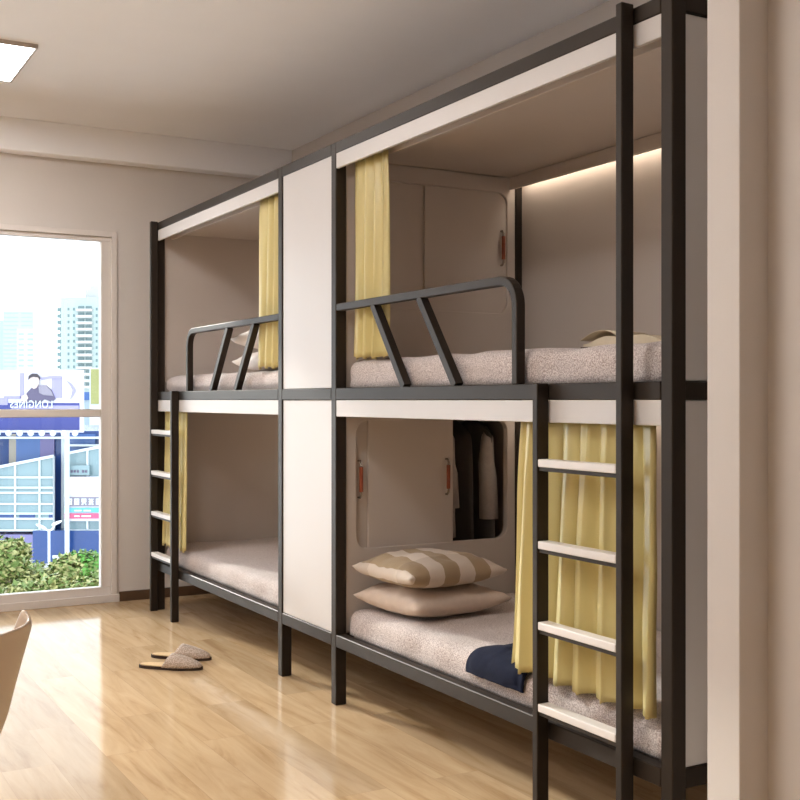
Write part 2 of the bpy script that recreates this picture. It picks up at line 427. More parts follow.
def make_bunk(name, label, x0, x1, ladder_xs, cab_side, valance_led):
    """x0..x1 outer; cab_side +1 if the cabinet is on the +X side, -1 if on the -X side"""
    t = thing(name, label, 'bunk bed', ((x0 + x1) / 2, (YF + YBK) / 2, 0), 'steel bunk beds')
    zt = 2.36
    for px in (x0, x1 - PW):
        B('post', M['steel'], t, px, px + PW, YF, YF + PD, 0, zt if px != x0 or cab_side > 0 else 2.36)
        B('post', M['steel'], t, px, px + PW, YBK - PD, YBK, 0, zt)
    a, b = x0 + PW, x1 - PW
    for nm, z0, z1 in (('top_rail', 2.314, 2.36), ('middle_rail', 1.28, 1.33), ('lower_rail', .245, .297)):
        B(nm, M['steel'], t, a, b, YF, YF + .045, z0, z1)
        B(nm, M['steel'], t, a, b, YBK - .045, YBK, z0, z1)
        for px in (x0, x1 - PW):
            B(nm, M['steel'], t, px + .004, px + PW - .004, YF + PD, YBK - PD, z0, z1)
    # sleeping platforms
    for z in (.262, 1.297):
        B('bed_base', M['inner'], t, a, b, YF + .046, YBK - .046, z, z + .016, .001)
    # boards
    outer = x0 + .012 if cab_side > 0 else x1 - PW + .012
    for z0, z1 in ((.298, 1.28), (1.331, 2.313)):
        B('end_panel', M['board'] if cab_side < 0 else M['inner'], t, outer, outer + .02, YF + PD, YBK - PD, z0, z1, .002)
    for z0, z1 in ((.298, 1.28), (1.331, 2.313)):
        B('back_panel', M['inner'], t, a, b, YBK - .018, YBK - .004, z0, z1, .001)
    B('canopy', M['inner'], t, a, b, YF + .05, YBK - .05, 2.297, 2.312, .001)
    for z0, z1, zr, zs in ((2.250, 2.313, 2.262, 2.2965), (1.211, 1.279, 1.225, 1.278)):
        B('valance', M['board'], t, a, b, YF + .002, YF + .016, z0, z1, .0015)
        B('curtain_track', M['inner'], t, a, b, YF + .088, YF + .105, zr, zs, .002)
    for z0, z1 in ((2.240, 2.2965), (1.205, 1.262)):
        B('light_cover', M['inner'], t, a, b, 2.966, 2.98, z0, z1, .002)
        B('light_strip', M['led'], t, a + .03, b - .03, 2.992, 3.008, z1 - .015, z1 - .005, 0)
    # guard rail
    if cab_side < 0: guard_rail(t, x0 + PW, x0 + PW + 1.287, 1)
    else: guard_rail(t, x1 - PW, x1 - PW - 1.305, -1)
    # ladder: two uprights of different height, four rungs with white treads
    (l0, lt), (r0, rt) = ladder_xs
    w = .027
    lad = bpy.data.objects.new('ladder', None); COL.objects.link(lad); lad.parent = t
    lad.location = Vector((l0, 2.04, 0)) - world_loc(t)
    B('upright', M['steel'], lad, l0, l0 + w, 2.04, 2.084, 0, lt)
    B('upright', M['steel'], lad, r0, r0 + w, 2.04, 2.084, 0, rt)
    for z in (1.077, .829, .584, .336):
        rg = B('rung', M['steel'], lad, l0 + w, r0, 2.046, 2.084, z - .012, z, .001)
        finish('tread', box(NB(), l0 + w, r0, 2.041, 2.084, z, z + .024, .003), M['tread'], rg_parent(rg))
    return t
def rg_parent(o): return o

bunk_far = make_bunk('bunk_bed', 'black steel two-tier bunk bed at the far end, next to the window wall',
                     -6.76, -4.811, ((-6.717, 2.363), (-6.32, 1.331)), 1, False)
bunk_near = make_bunk('bunk_bed', 'black steel two-tier bunk bed nearest the camera, right of the white cabinet',
                      -4.291, -2.237, ((-2.799, 1.331), (-2.413, 2.369)), -1, True)

# ------------------------------------------------------------------ cabinet between the beds
CX0, CX1 = -4.810, -4.292
cab = thing('storage_cabinet', 'tall narrow white cabinet standing between the two bunk beds', 'cabinet', ((CX0 + CX1) / 2, 2.57, 0))
for nm, z0, z1 in (('top_rail', 2.314, 2.36), ('middle_rail', 1.28, 1.33), ('lower_rail', .245, .297)):
    B(nm, M['steel'], cab, CX0, CX1, YF, YF + .045, z0, z1)
for z0, z1 in ((.298, 1.279), (1.331, 2.313)):
    B('front_panel', M['board'], cab, CX0 + .001, CX1 - .001, YF + .006, YF + .022, z0, z1, .0015)
    B('back_panel', M['dark_inner'], cab, CX0, CX1, 3.03, 3.045, z0, z1, .001)
    B('shelf', M['dark_inner'], cab, CX0, CX1, YF + .05, 3.029, z0 - .0005, z0 + .016, .001)
    B('side_panel', M['inner'], cab, CX0, CX0 + .016, YF + .05, 3.029, z0 + .017, z1 - .018, .001)
B('top_panel', M['inner'], cab, CX0, CX1, YF + .05, 3.029, 2.296, 2.3135, .001)
XP = CX1 + .037      # face of the side panels towards the near beds
def panel_with_opening(z0, z1, oy0, oy1, oz0, oz1, r=.055):
    y0, y1 = YF + PD + .001, 3.006
    bm = NB(); N = 8
    hole = []
    for (cy, cz, a0) in ((oy1 - r, oz1 - r, 0), (oy0 + r, oz1 - r, 90), (oy0 + r, oz0 + r, 180), (oy1 - r, oz0 + r, 270)):
        for k in range(N + 1):
            a = math.radians(a0 + 90 * k / N); hole.append((cy + r * math.cos(a), cz + r * math.sin(a)))
    outer = []
    for (y, z), c in zip(hole, range(len(hole))):
        q = c // (N + 1); k = c % (N + 1)
        cor = [(y1, z1), (y0, z1), (y0, z0), (y1, z0)][q]
        if k == N // 2: outer.append(cor)
        elif (k < N // 2) == (q % 2 == 0): outer.append((cor[0], z if abs(z - cor[1]) < 9 else z))
        else: outer.append((y, cor[1]))
    n = len(hole); XB_ = CX1 + .003
    def ring(pts, x): return [bm.verts.new((x, y, z)) for y, z in pts]
    hf, of, hb, ob = ring(hole, XP), ring(outer, XP), ring(hole, XB_), ring(outer, XB_)
    for i in range(n):
        j = (i + 1) % n
        bm.faces.new((of[i], of[j], hf[j], hf[i])); bm.faces.new((ob[i], hb[i], hb[j], ob[j]))
        bm.faces.new((hf[i], hf[j], hb[j], hb[i])); bm.faces.new((of[i], ob[i], ob[j], of[j]))
    bmesh.ops.remove_doubles(bm, verts=bm.verts, dist=1e-5)
    o = finish('side_panel', bm, M['inner'], cab)
    o.modifiers.new('b', 'BEVEL').width = .003
    return o
panel_with_opening(1.331, 2.296, 2.187, 2.963, 1.675, 2.225)
panel_with_opening(.298, 1.2795, 2.187, 2.963, .649, 1.192)
def handle(door, y, z):
    x = CX1 + .022
    pts = [(x - .004, y, z - .078), (x + .014, y, z - .078), (x + .024, y, z - .066), (x + .024, y, z + .066), (x + .014, y, z + .078), (x - .004, y, z + .078)]
    h = finish('handle', sweep(NB(), pts, circ(.0045, 8)), M['handle_metal'], door, smooth=True)
    bm = NB(); bmesh.ops.create_cone(bm, cap_ends=True, segments=14, radius1=.0085, radius2=.0085, depth=.105, matrix=Matrix.Translation((x + .024, y, z)))
    g = finish('grip', bm, M['leather'], door, smooth=False); g['label'] = 'orange leather grip of the door handle'
    return h
def door(y0, y1, z0, z1, x, hy, hz):
    d = finish('sliding_door', box(NB(), x, x + .011, y0, y1, z0, z1, .003), M['inner'], cab)
    handle(d, hy, hz); return d
door(2.53, 3.0, 1.66, 2.25, CX1 + .014, 2.935, 1.973)
door(2.14, 2.575, 1.66, 2.25, CX1 + .002, 2.20, 1.973)
door(2.25, 2.677, .63, 1.21, CX1 + .014, 2.64, .94)
door(2.15, 2.60, .63, 1.21, CX1 + .002, 2.205, .943)
# hanging rail inside
rail = finish('hanging_rail', sweep(NB(), [(-4.52, 2.14, 1.235), (-4.52, 3.029, 1.235)], circ(.011), up=Vector((0, 0, 1))), M['handle_metal'], cab, smooth=True)

# clothes hanging in the lower part of the cabinet
def garment(name, label, m, y, zt, zb, wid, sleeve_len, lean=0.0, thick=.05, msl=None):
    t = thing(name, label, 'clothing', (-4.52, y, zb))
    bm = NB(); n = 20; rows = 16
    rings = []
    for i in range(rows + 1):
        f = i / rows; z = zt + (zb - zt) * f
        hw = wid * (.12 + .88 * min(1, (f / .13)) ** .6) * (1 + .12 * f) / 2 if f < .999 else wid * .56
        th = thick * (.45 + .75 * min(1, f / .2)) / 1.0
        ring = []
        for k in range(n):
            a = 2 * PI * k / n
            w = 1 + .10 * math.sin(a * 5 + f * 2) * f
            ring.append(bm.verts.new((-4.52 + hw * math.cos(a) * w, y + lean * f + th * math.sin(a) * w, z + .005 * math.sin(3 * a))))
        rings.append(ring)
    for i in range(rows):
        for k in range(n): bm.faces.new((rings[i][k], rings[i][(k + 1) % n], rings[i + 1][(k + 1) % n], rings[i + 1][k]))
    bm.faces.new(rings[0]); bm.faces.new(rings[-1][::-1])
    finish('body', bm, m, t, smooth=True)
    if sleeve_len:
        for sg in (1, -1):
            xs = -4.52 + sg * wid * .45
            pts = [(xs - sg * .05, y + .01, zt - .045), (xs - sg * .01, y + .0, zt - .085), (xs + sg * .012, y - .02, zt - .2), (xs + sg * .012, y - .012, zt - sleeve_len * .6), (xs + sg * .008, y - .004, zt - sleeve_len)]
            bm = NB(); rr = [.016, .030, .038, .043, .046]
            rs = []
            for p, r in zip(pts, rr):
                rs.append([bm.verts.new((p[0] + r * .9 * math.cos(2 * PI * k / 12), p[1] + r * math.sin(2 * PI * k / 12), p[2] + (.012 * math.cos(2 * PI * k / 12) * (1 if p is pts[0] else 0)))) for k in range(12)])
            for i in range(len(rs) - 1):
                for k in range(12): bm.faces.new((rs[i][k], rs[i][(k + 1) % 12], rs[i + 1][(k + 1) % 12], rs[i + 1][k]))
            bm.faces.new(rs[0]); bm.faces.new(rs[-1][::-1])
            finish('sleeve', bm, msl or m, t, smooth=True)
    pts = [(-4.52, y, zt - .015), (-4.52, y, zt + .03)] + [(-4.52 + .018 * math.sin(a), y, 1.242 + .0 + .018 * math.cos(a)) for a in [PI * k / 6 for k in range(5, -5, -1)]]
    finish('hanger_hook', sweep(NB(), pts, circ(.0025, 6)), M['handle_metal'], t)
    return t
garment('jacket', 'grey jacket hanging in the open cabinet, half hidden by the sliding door', M['coat_grey'], 2.72, 1.19, .66, .34, .40, .0, .042)
garment('coat', 'grey coat with long sleeve hanging deepest in the open cabinet', M['coat_dark'], 2.935, 1.19, .62, .34, .46, .0, .04, M['coat_grey'])  # dark body colour stands in for the shade behind the lit sleeve
garment('dark_shirt', 'charcoal shirt hanging between the two grey garments in the cabinet', M['coat_dark'], 2.825, 1.19, .56, .33, .0, 0, .032)

# ------------------------------------------------------------------ mattresses
def mattress(label, x0, x1, z0, z1, seed):
    bm = soft_box(x0, x1, YF + .046, YBK - .052, z0, z1, .048, .006, (90, 36, 6), seed)
    o = finish('mattress', bm, M['blanket'], None, True, ((x0 + x1) / 2, 2.57, z0))
    return tag(o, label, 'mattress', 'mattresses under heather blankets')
A, Bx = -6.712, -4.859
mattress('pinkish beige mattress on the upper far bunk by the window', A, Bx, 1.3145, 1.425, 1)
mattress('pinkish beige mattress on the lower far bunk by the window', A, Bx, .2795, .40, 5)
A, Bx = -4.244, -2.285
mattress('pinkish beige mattress on the upper near bunk, behind the guard rail', A, Bx, 1.3145, 1.445, 9)
mattress('pinkish beige mattress on the lower near bunk, under the cushions', A, Bx, .2795, .405, 14)

# ------------------------------------------------------------------ cushions
def cushion(label, m, cx, cy, z, sx, sy, h, rot, seed, tilt=0.0):
    bm = pillow_bm(0, 0, 0, sx, sy, h, 0, seed, 36, tilt)
    o = finish('cushion', bm, m, None, True, (0, 0, 0)); o.location = (cx, cy, z); o.rotation_euler.z = rot
    return tag(o, label, 'cushion')
cushion('plain beige cushion lying under the checked one on the lower near bunk', M['cream_linen'], -4.005, 2.41, .408, .45, .49, .118, math.radians(6), 3)
cushion('tan and cream checked cushion, topmost of the pair on the lower near bunk', M['check'], -3.995, 2.39, .526, .44, .48, .125, math.radians(4), 11)
cushion('pale cushion lying at the bottom of the pair on the upper far bunk', M['white_linen'], -5.42, 2.40, 1.426, .46, .50, .115, math.radians(-4), 23)
cushion('pale cushion resting on top of the other on the upper far bunk', M['white_linen'], -5.40, 2.40, 1.540, .46, .50, .125, math.radians(3), 31)

# ------------------------------------------------------------------ curtains
def curtain(label, xt0, xt1, xb0, xb1, zt, zb, y, amp, folds, seed, yb=None, flat=0.0):
    bm = NB(); nu = folds * 14; nv = 30
    g = {}
    yb = y if yb is None else yb
    for j in range(nv + 1):
        f = j / nv
        for i in range(nu + 1):
            u = i / nu
            ph = 2 * PI * folds * u + 1.3 * noise.noise(Vector((u * 4, seed, f * .8)))
            a = amp * (.65 + .45 * f + .5 * noise.noise(Vector((u * 3 + seed, f * 1.1, 0))))
            s = math.sin(ph + .5 * math.sin(ph)) + .28 * math.sin(2.3 * ph + seed + f)
            X = (xt0 + (xt1 - xt0) * u) * (1 - f) + (xb0 + (xb1 - xb0) * u) * f
            X += amp * .35 * math.sin(2 * ph) + .006 * noise.noise(Vector((u * 6, f * 3, seed)))
            zz = zt + (zb - zt) * f + (.006 * math.sin(ph + 1) + .008 * noise.noise(Vector((u * 5, seed, 2)))) * f ** 8
            g[(i, j)] = bm.verts.new((X, y + (yb - y) * f + a * s, zz))
    for i in range(nu):
        for j in range(nv): bm.faces.new((g[(i, j)], g[(i + 1, j)], g[(i + 1, j + 1)], g[(i, j + 1)]))
    o = finish('curtain', bm, M['curtain'], None, True, ((xt0 + xt1) / 2, y, zb))
    so = o.modifiers.new('s', 'SOLIDIFY'); so.thickness = .0022
    return tag(o, label, 'curtain', 'mustard yellow bunk curtains')
curtain('mustard curtain gathered beside the cabinet on the upper near bunk', -4.195, -3.90, -4.20, -3.885, 2.268, 1.452, 2.142, .018, 4, 1.7)
curtain('mustard curtain half drawn behind the near ladder on the lower near bunk', -2.985, -2.352, -3.035, -2.335, 1.222, .408, 2.135, .0165, 7, 5, 2.118)
curtain('mustard curtain gathered beside the cabinet on the upper far bunk', -5.22, -4.89, -5.255, -4.89, 2.268, 1.437, 2.142, .018, 4, 8)
curtain('mustard curtain gathered behind the far ladder on the lower far bunk', -6.70, -6.29, -6.70, -6.27, 1.222, .405, 2.135, .011, 7, 12, 2.115)

# ------------------------------------------------------------------ navy garment over the mattress edge
def navy_cloth():
    bm = NB(); nu, nv = 34, 30; g = {}
    # u along X, v from back (on top of the mattress) over the front edge and down
    x0, x1 = -3.27, -2.95
    for i in range(nu + 1):
        for j in range(nv + 1):
            u = i / nu; v = j / nv
            s = v * .36                      # arc length
            topl = .235
            if s < topl: y = 2.40 - s * 1.0; z = .416
            else:
                a = min((s - topl) / .05, PI / 2 * .98)
                y = 2.165 - .042 * math.sin(a); z = .416 - .05 * (1 - math.cos(a))
                if s - topl > .05 * PI / 2: z -= (s - topl - .05 * PI / 2) * .6
            inset = .07 * (1 - v) ** 1.3 * (1 - u) + .03 * v * v * (1 - u) * 0
            X = x0 + inset + (x1 - x0 - inset) * u + .015 * math.sin(v * 5) * (1 - u)
            w = noise.noise(Vector((u * 4, v * 4, 7))) * .009 + noise.noise(Vector((u * 9, v * 3, 1))) * .005
            puff = .012 * math.sin(PI * min(1, u * 1.1)) ** .5 + abs(w)
            if s < topl: z += puff
            else: y -= min(puff, .014) * .8; z += puff * .3
            g[(i, j)] = bm.verts.new((X, y, z - (.03 * u * v if j > 20 else 0) * 0))
    for i in range(nu):
        for j in range(nv): bm.faces.new((g[(i, j)], g[(i + 1, j)], g[(i + 1, j + 1)], g[(i, j + 1)]))
    o = finish('folded_garment', bm, M['navy'], None, True, (-3.1, 2.2, .41))
    so = o.modifiers.new('s', 'SOLIDIFY'); so.thickness = .012; so.offset = 1
    sb = o.modifiers.new('u', 'SUBSURF'); sb.levels = 1; sb.render_levels = 1
    return tag(o, 'dark navy garment draped over the edge of the lower near bunk', 'clothing')
navy_cloth()

# ------------------------------------------------------------------ open book
def book():
    bx, by, bz = -2.84, 2.52, 1.452
    t = thing('open_book', 'open book with cream pages and brown cover on the upper near bunk', 'book', (bx, by, bz))
    B('cover', M['brown_cover'], t, bx - .17, bx + .17, by - .115, by + .115, bz, bz + .004, .001)
    for sg in (-1, 1):
        bm = NB(); n = 14; pr = []
        for i in range(n + 1):
            u = i / n
            h = .010 + .030 * math.sin(PI * min(1, u * 1.15)) ** .8 * (1 - .55 * u)
            pr.append((bx + sg * (.003 + .16 * u), bz + .004 + h))
        top = [[bm.verts.new((x, y, z)) for x, z in pr] for y in (by - .108, by + .108)]
        bot = [[bm.verts.new((x, y, bz + .0045)) for x, z in pr] for y in (by - .108, by + .108)]
        for i in range(n):
            bm.faces.new((top[0][i], top[0][i + 1], top[1][i + 1], top[1][i])); bm.faces.new((bot[0][i], bot[1][i], bot[1][i + 1], bot[0][i + 1]))
            for q in (0, 1): bm.faces.new((top[q][i], bot[q][i], bot[q][i + 1], top[q][i + 1]))
        for i in (0, n): bm.faces.new((top[0][i], top[1][i], bot[1][i], bot[0][i]))
        finish('page_block', bm, M['page'], t)
    # one lifted leaf
    bm = NB(); n = 14; a = []
    for i in range(n + 1):
        u = i / n
        a.append((bx - .003 - .175 * u, bz + .016 + .052 * math.sin(PI * u * .9) * (1 - .35 * u)))
    top = [[bm.verts.new((x, y, z)) for x, z in a] for y in (by - .106, by + .106)]
    for i in range(n): bm.faces.new((top[0][i], top[0][i + 1], top[1][i + 1], top[1][i]))
    o = finish('loose_page', bm, M['page'], t, True); so = o.modifiers.new('s', 'SOLIDIFY'); so.thickness = .001
    t.rotation_euler.z = math.radians(14)
    return t
book()
B('bracket', M['steel'], bunk_near, -2.312, -2.283, 2.137, 2.147, .60, .67, .002)

# ------------------------------------------------------------------ slippers
def outline(n=28):
    pts = []
    for k in range(n):
        a = 2 * PI * k / n
        x = math.cos(a); y = math.sin(a)
        L = .142; w = .046 if x > 0 else .036
        wide = w * (1 - .18 * max(0, x) ** 3)
        pts.append((L * x, wide * (abs(y) ** .75) * (1 if y > 0 else -1)))
    return pts
def slipper(loc, rot, label):
    t = thing('slipper', label, 'slipper', (0, 0, 0), 'pair of woven slippers')
    pts = outline()
    def slab(z0, z1, sc):
        bm = NB(); lo = [bm.verts.new((x * sc, y * sc, z0)) for x, y in pts]; hi = [bm.verts.new((x * sc, y * sc, z1)) for x, y in pts]
        n = len(pts)
        for i in range(n): bm.faces.new((lo[i], lo[(i + 1) % n], hi[(i + 1) % n], hi[i]))
        bm.faces.new(lo[::-1]); bm.faces.new(hi); return bm
    finish('sole', slab(0.0005, .013, 1.0), M['sole'], t)
    finish('insole', slab(.013, .017, .96), M['insole'], t)
    bm = NB(); n = 16; rows = 14; g = {}
    for j in range(rows + 1):
        f = j / rows; x = -.012 + f * .151
        c = max(0.0, min(1.0, x / .142)); w = .047 * (max(0.0, 1 - c ** 2.4)) ** .5 + .001
        if x < 0: w = .046
        h = (.052 - .028 * f) * (max(0, 1 - f ** 3.5)) ** .5 + .002
        for i in range(n + 1):
            a = PI * i / n
            xo = x + .03 * math.sin(a) * (1 - f) - .012 * (1 - f)
            g[(i, j)] = bm.verts.new((xo, w * math.cos(a), .012 + h * math.sin(a) ** .8))
    for i in range(n):
        for j in range(rows): bm.faces.new((g[(i, j)], g[(i + 1, j)], g[(i + 1, j + 1)], g[(i, j + 1)]))
    o = finish('upper', bm, M['woven'], t, True); s = o.modifiers.new('s', 'SOLIDIFY'); s.thickness = .004
    t.location = loc; t.rotation_euler.z = rot; t.scale = (1.12, 1.12, 1.12)
    return t
slipper((-5.225, 1.69, 0), math.radians(51), 'woven beige slipper of the pair, the one nearer the camera')
slipper((-5.40, 1.80, 0), math.radians(48), 'woven beige slipper of the pair, the one nearer the far bunk')

# ------------------------------------------------------------------ shell chair at the left edge
def chair():
    t = thing('chair', 'beige plastic shell chair with wooden legs at the left edge', 'chair', (0, 0, 0))
    prof = [(.235, .425), (.20, .447), (.12, .445), (.02, .432), (-.08, .428), (-.15, .442), (-.195, .485), (-.222, .545), (-.245, .62), (-.272, .70), (-.302, .775), (-.318, .805)]
    half = [.19, .215, .228, .235, .238, .24, .24, .238, .23, .215, .185, .12]
    curl = [.0, .012, .03, .05, .065, .08, .09, .1, .1, .095, .08, .05]
    bm = NB(); n = 16; g = {}
    import_prof = []
    m = (len(prof) - 1) * 3
    def lerp(tab, f):
        i = min(int(f), len(tab) - 2); q = f - i
        a, b = tab[i], tab[i + 1]
        if isinstance(a, tuple): return tuple(a[k] * (1 - q) + b[k] * q for k in range(2))
        return a * (1 - q) + b * q
    for j in range(m + 1):
        f = j / 3
        p, h, c = lerp(prof, f), lerp(half, f), lerp(curl, f)
        p2 = lerp(prof, min(f + .3, len(prof) - 1)); p1 = lerp(prof, max(f - .3, 0))
        tx, tz = p2[0] - p1[0], p2[1] - p1[1]; l = math.hypot(tx, tz); nx, nz = -tz / l, tx / l   # normal towards the sitter
        nx, nz = (-nx, -nz) if (nx * .7 + nz * .7) < 0 else (nx, nz)
        for i in range(n + 1):
            u = 2 * i / n - 1
            d = c * abs(u) ** 2.6
            g[(i, j)] = bm.verts.new((p[0] + nx * d, h * math.sin(u * PI / 2 * .92), p[1] + nz * d))
    for i in range(n):
        for j in range(m): bm.faces.new((g[(i, j)], g[(i + 1, j)], g[(i + 1, j + 1)], g[(i, j + 1)]))
    o = finish('shell', bm, M['plastic'], t, True)
    s = o.modifiers.new('s', 'SOLIDIFY'); s.thickness = .007; s.offset = 0
    sb = o.modifiers.new('u', 'SUBSURF'); sb.levels = 1; sb.render_levels = 2
    for sx in (1, -1):
        for sy in (1, -1):
            pts = [(sx * .11, sy * .11, .42), (sx * .2, sy * .2, .0)]
            bm = NB(); a = []
            for (p, r) in zip(pts, (.017, .011)):
                a.append([bm.verts.new((p[0] + r * math.cos(2 * PI * k / 12), p[1] + r * math.sin(2 * PI * k / 12), p[2])) for k in range(12)])
            for k in range(12): bm.faces.new((a[0][k], a[0][(k + 1) % 12], a[1][(k + 1) % 12], a[1][k]))
            bm.faces.new(a[0]); bm.faces.new(a[1][::-1])
            finish('leg', bm, M['beech'], t, True)
    bm = NB()
    sweep(bm, [(-.15, -.15, .28), (.15, .15, .28)], circ(.005, 8), up=Vector((0, 0, 1))); sweep(bm, [(-.15, .15, .288), (.15, -.15, .288)], circ(.005, 8), up=Vector((0, 0, 1)))
    finish('brace', bm, M['steel'], t, True)
    B('seat_bracket', M['steel'], t, -.12, .12, -.12, .12, .405, .418, .003)
    # faces left of the picture: local +x -> (-R)
    ang = math.atan2(0.871, 0.491) + PI
    t.rotation_euler.z = ang + math.radians(-12)
    t.location = (-2.812, .24, 0); t.scale = (1, 1, .955)
    return t
chair()

# ------------------------------------------------------------------ outside
GZ = -8.0
RX, RY = 0.491, 0.871          # picture-right direction on the ground
FX, FY = -0.871, 0.491         # away from the camera
ANG = math.atan2(RY, RX)
def out_at(px, t, z=0.0):
    a = (px - 400) / 1128
    return Vector(((RX * a + FX) * t, (RY * a + FY) * t, z))
E = {}
def em(n, c, r=.7, f=.8, **k): E[n] = mat(n, tuple(x * f for x in c), r, noise_amt=.04, noise_scale=.6, **k)
em('pale_bounce_ground', (.88, .88, .89), f=1); em('tower_glass', (.38, .46, .50), .3); em('tower_wall', (.36, .43, .42)); em('tower_slab', (.5, .5, .49)); em('tower_window', (.13, .2, .21), .2)  # ground colour raised to near white to bounce daylight onto the ceiling
em('far_tower', (.38, .47, .52)); em('far_window', (.30, .42, .50), .3)
em('billboard_white', (.62, .6, .68)); em('billboard_navy', (.04, .05, .22)); em('billboard_lilac', (.30, .28, .48)); em('skin', (.55, .45, .42)); em('suit', (.10, .085, .15)); em('suit_grey', (.24, .22, .28)); em('hair', (.05, .04, .05))
em('blue_facade', (.022, .06, .21), .25); em('blue_facade_light', (.05, .13, .36), .25); em('violet_base_and_reflection', (.20, .18, .36)); em('steel_white', (.68, .74, .78), .4); em('glass_pale', (.22, .32, .35), .2)
em('sign_pink', (.55, .10, .20)); em('sign_cyan', (.12, .42, .60)); em('yellow_band', (.40, .36, .30))
em('leaf', (.12, .19, .03), .6); em('leaf_light', (.36, .36, .13), .6); em('bark', (.2, .15, .1)); em('leaf_bright', (.09, .30, .03), .6)

def rbox(bm, x0, x1, y0, y1, z0, z1, mi=0):
    r = bmesh.ops.create_cube(bm, size=1)
    for v in r['verts']:
        v.co = Vector((x0 + (x1 - x0) * (v.co.x + .5), y0 + (y1 - y0) * (v.co.y + .5), z0 + (z1 - z0) * (v.co.z + .5)))
    for f in {f for v in r['verts'] for f in v.link_faces}: f.material_index = mi
def part(name, bm, m, parent):
    bmesh.ops.recalc_face_normals(bm, faces=bm.faces)
    me = bpy.data.meshes.new(name); bm.to_mesh(me); bm.free()
    for x in (m if isinstance(m, list) else [m]): me.materials.append(x)
    o = bpy.data.objects.new(name, me); COL.objects.link(o); o.parent = parent; return o
def RB(name, m, parent, *a):
    bm = NB(); rbox(bm, *a); return part(name, bm, m, parent)

g = finish('ground', box(NB(), -900, XW - 1.5, -500, 600, GZ - 1, GZ), E['pale_bounce_ground'], None, loc=(-300, 0, GZ)); tag(g, kind='structure')

def local(name, label, cat, px, t, group=None):
    o = thing(name, label, cat, out_at(px, t, GZ), group); o.rotation_euler.z = ANG; return o

# right tower: base point at px 60, t=250 ; scale .2216 m per px at that distance
s = 250 / 1128
tw = local('apartment_tower', 'tall pale green apartment tower with balconies, right side of the window view', 'building', 57, 250)
def Z(py, t): return 1.28 - (py - 400) * t / 1128 - GZ
H = Z(297, 250)
RB('tower_body', E['tower_wall'], tw, 1.5, 16, 0, 14, 0, H)
bm = NB(); bmesh.ops.create_cone(bm, cap_ends=True, segments=20, radius1=3.2, radius2=3.2, depth=H, matrix=Matrix.Translation((3.0, 3.2, H / 2))); part('rounded_corner', bm, E['tower_wall'], tw)
RB('roof_block', E['tower_slab'], tw, 5.5, 11, 3, 9, H, Z(287, 250)); RB('roof_tower', E['tower_slab'], tw, 6.3, 8.6, 4, 7, Z(287, 250), Z(279, 250))
for k in range(13):
    z = H - 3.0 - k * 1.42
    for xa in (2.35, 3.55, 8.6, 10.2): RB('window', E['tower_window'], tw, xa, xa + .4, -.08, .3, z, z + .6)
for k in range(13):
    z = H - 3.2 - k * 1.42
    RB('balcony', E['tower_slab'], tw, 4.5, 7.9, -.9, .0, z, z + .55)
    bm = NB(); rbox(bm, 4.7, 6.0, -.1, .1, z + .55, z + 1.2); rbox(bm, 6.4, 7.7, -.1, .1, z + .55, z + 1.2); part('balcony_window', bm, E['tower_window'], tw)
    RB('corner_window', E['tower_window'], tw, -.35, .75, 1.2, 3.0, z + .1, z + .9)
# left towers
t2 = local('office_tower', 'pale blue glass office tower, left side of the window view', 'building', 3, 500)
s2 = 500 / 1128
RB('tower_body', E['tower_glass'], t2, 0, 13.5, 0, 12, 0, Z(311, 500)); RB('side_wing', E['far_tower'], t2, -6, 0, 2, 12, 0, Z(320, 500))
RB('mast', E['steel_white'], t2, 3.2, 3.5, 4, 4.3, Z(311, 500), Z(303, 500))
bm = NB()
for k in range(20):
    z = Z(314, 500) - k * 1.8
    rbox(bm, .4, 6.8, -.12, .1, z, z + .5); rbox(bm, 8, 12.8, -.12, .1, z, z + .5)
part('window_band', bm, E['far_window'], t2)
t3 = local('residential_tower', 'white residential tower with ladder-like balconies beside the pale blue office tower', 'building', 17, 430)
RB('tower_body', E['tower_slab'], t3, 0, 7.0, 0, 9, 0, Z(329, 430))
bm = NB()
for k in range(12):
    z = Z(331, 430) - 1.6 - k * 2.0
    rbox(bm, .6, 2.6, -.1, .2, z, z + .8); rbox(bm, 4.0, 6.2, -.1, .2, z, z + .8)
part('window_band', bm, E['far_window'], t3)

# shopping centre with billboard: distance 60
T = 60; k6 = T / 1128
def lx(px): return (px - 0) * k6
shop = local('shopping_centre', 'blue glass shopping centre with white steel roof grid beyond the window', 'building', 0, T)
RB('facade', E['blue_facade'], shop, -30, 30, 0, 14, 0, Z(431, T))
for (a, b_, mm) in ((41, 55, 'violet_base_and_reflection'), (17, 41, 'blue_facade_light'), (10, 17, 'yellow_band'), (-40, -2, 'blue_facade_light'), (-90, -70, 'violet_base_and_reflection'), (62, 68, 'steel_white'), (68, 96, 'blue_facade_light')):  # violet strips: mirror reflections in the glass, painted as bands
    RB('facade_band', E[mm], shop, lx(a), lx(b_), -.15, -.0, Z(528, T), Z(421 if mm == 'steel_white' else 434, T))
RB('cornice', E['steel_white'], shop, -30, 30, -.5, 0, Z(438.5, T), Z(436.5, T))
RB('cornice', E['steel_white'], shop, lx(68), lx(120), -.5, -.16, Z(446, T), Z(444, T))
RB('base_band', E['violet_base_and_reflection'], shop, lx(-60), lx(40), -1.2, -.2, Z(556, T), Z(532, T)); RB('base_band', E['blue_facade'], shop, lx(40), lx(140), -1.2, -.2, Z(560, T), Z(528, T))
RB('base_trim', E['steel_white'], shop, lx(60), lx(140), -1.3, -1.2, Z(555, T), Z(552, T))
RB('plinth', E['tower_slab'], shop, -30, 30, -1.1, -.2, 0, Z(556, T))
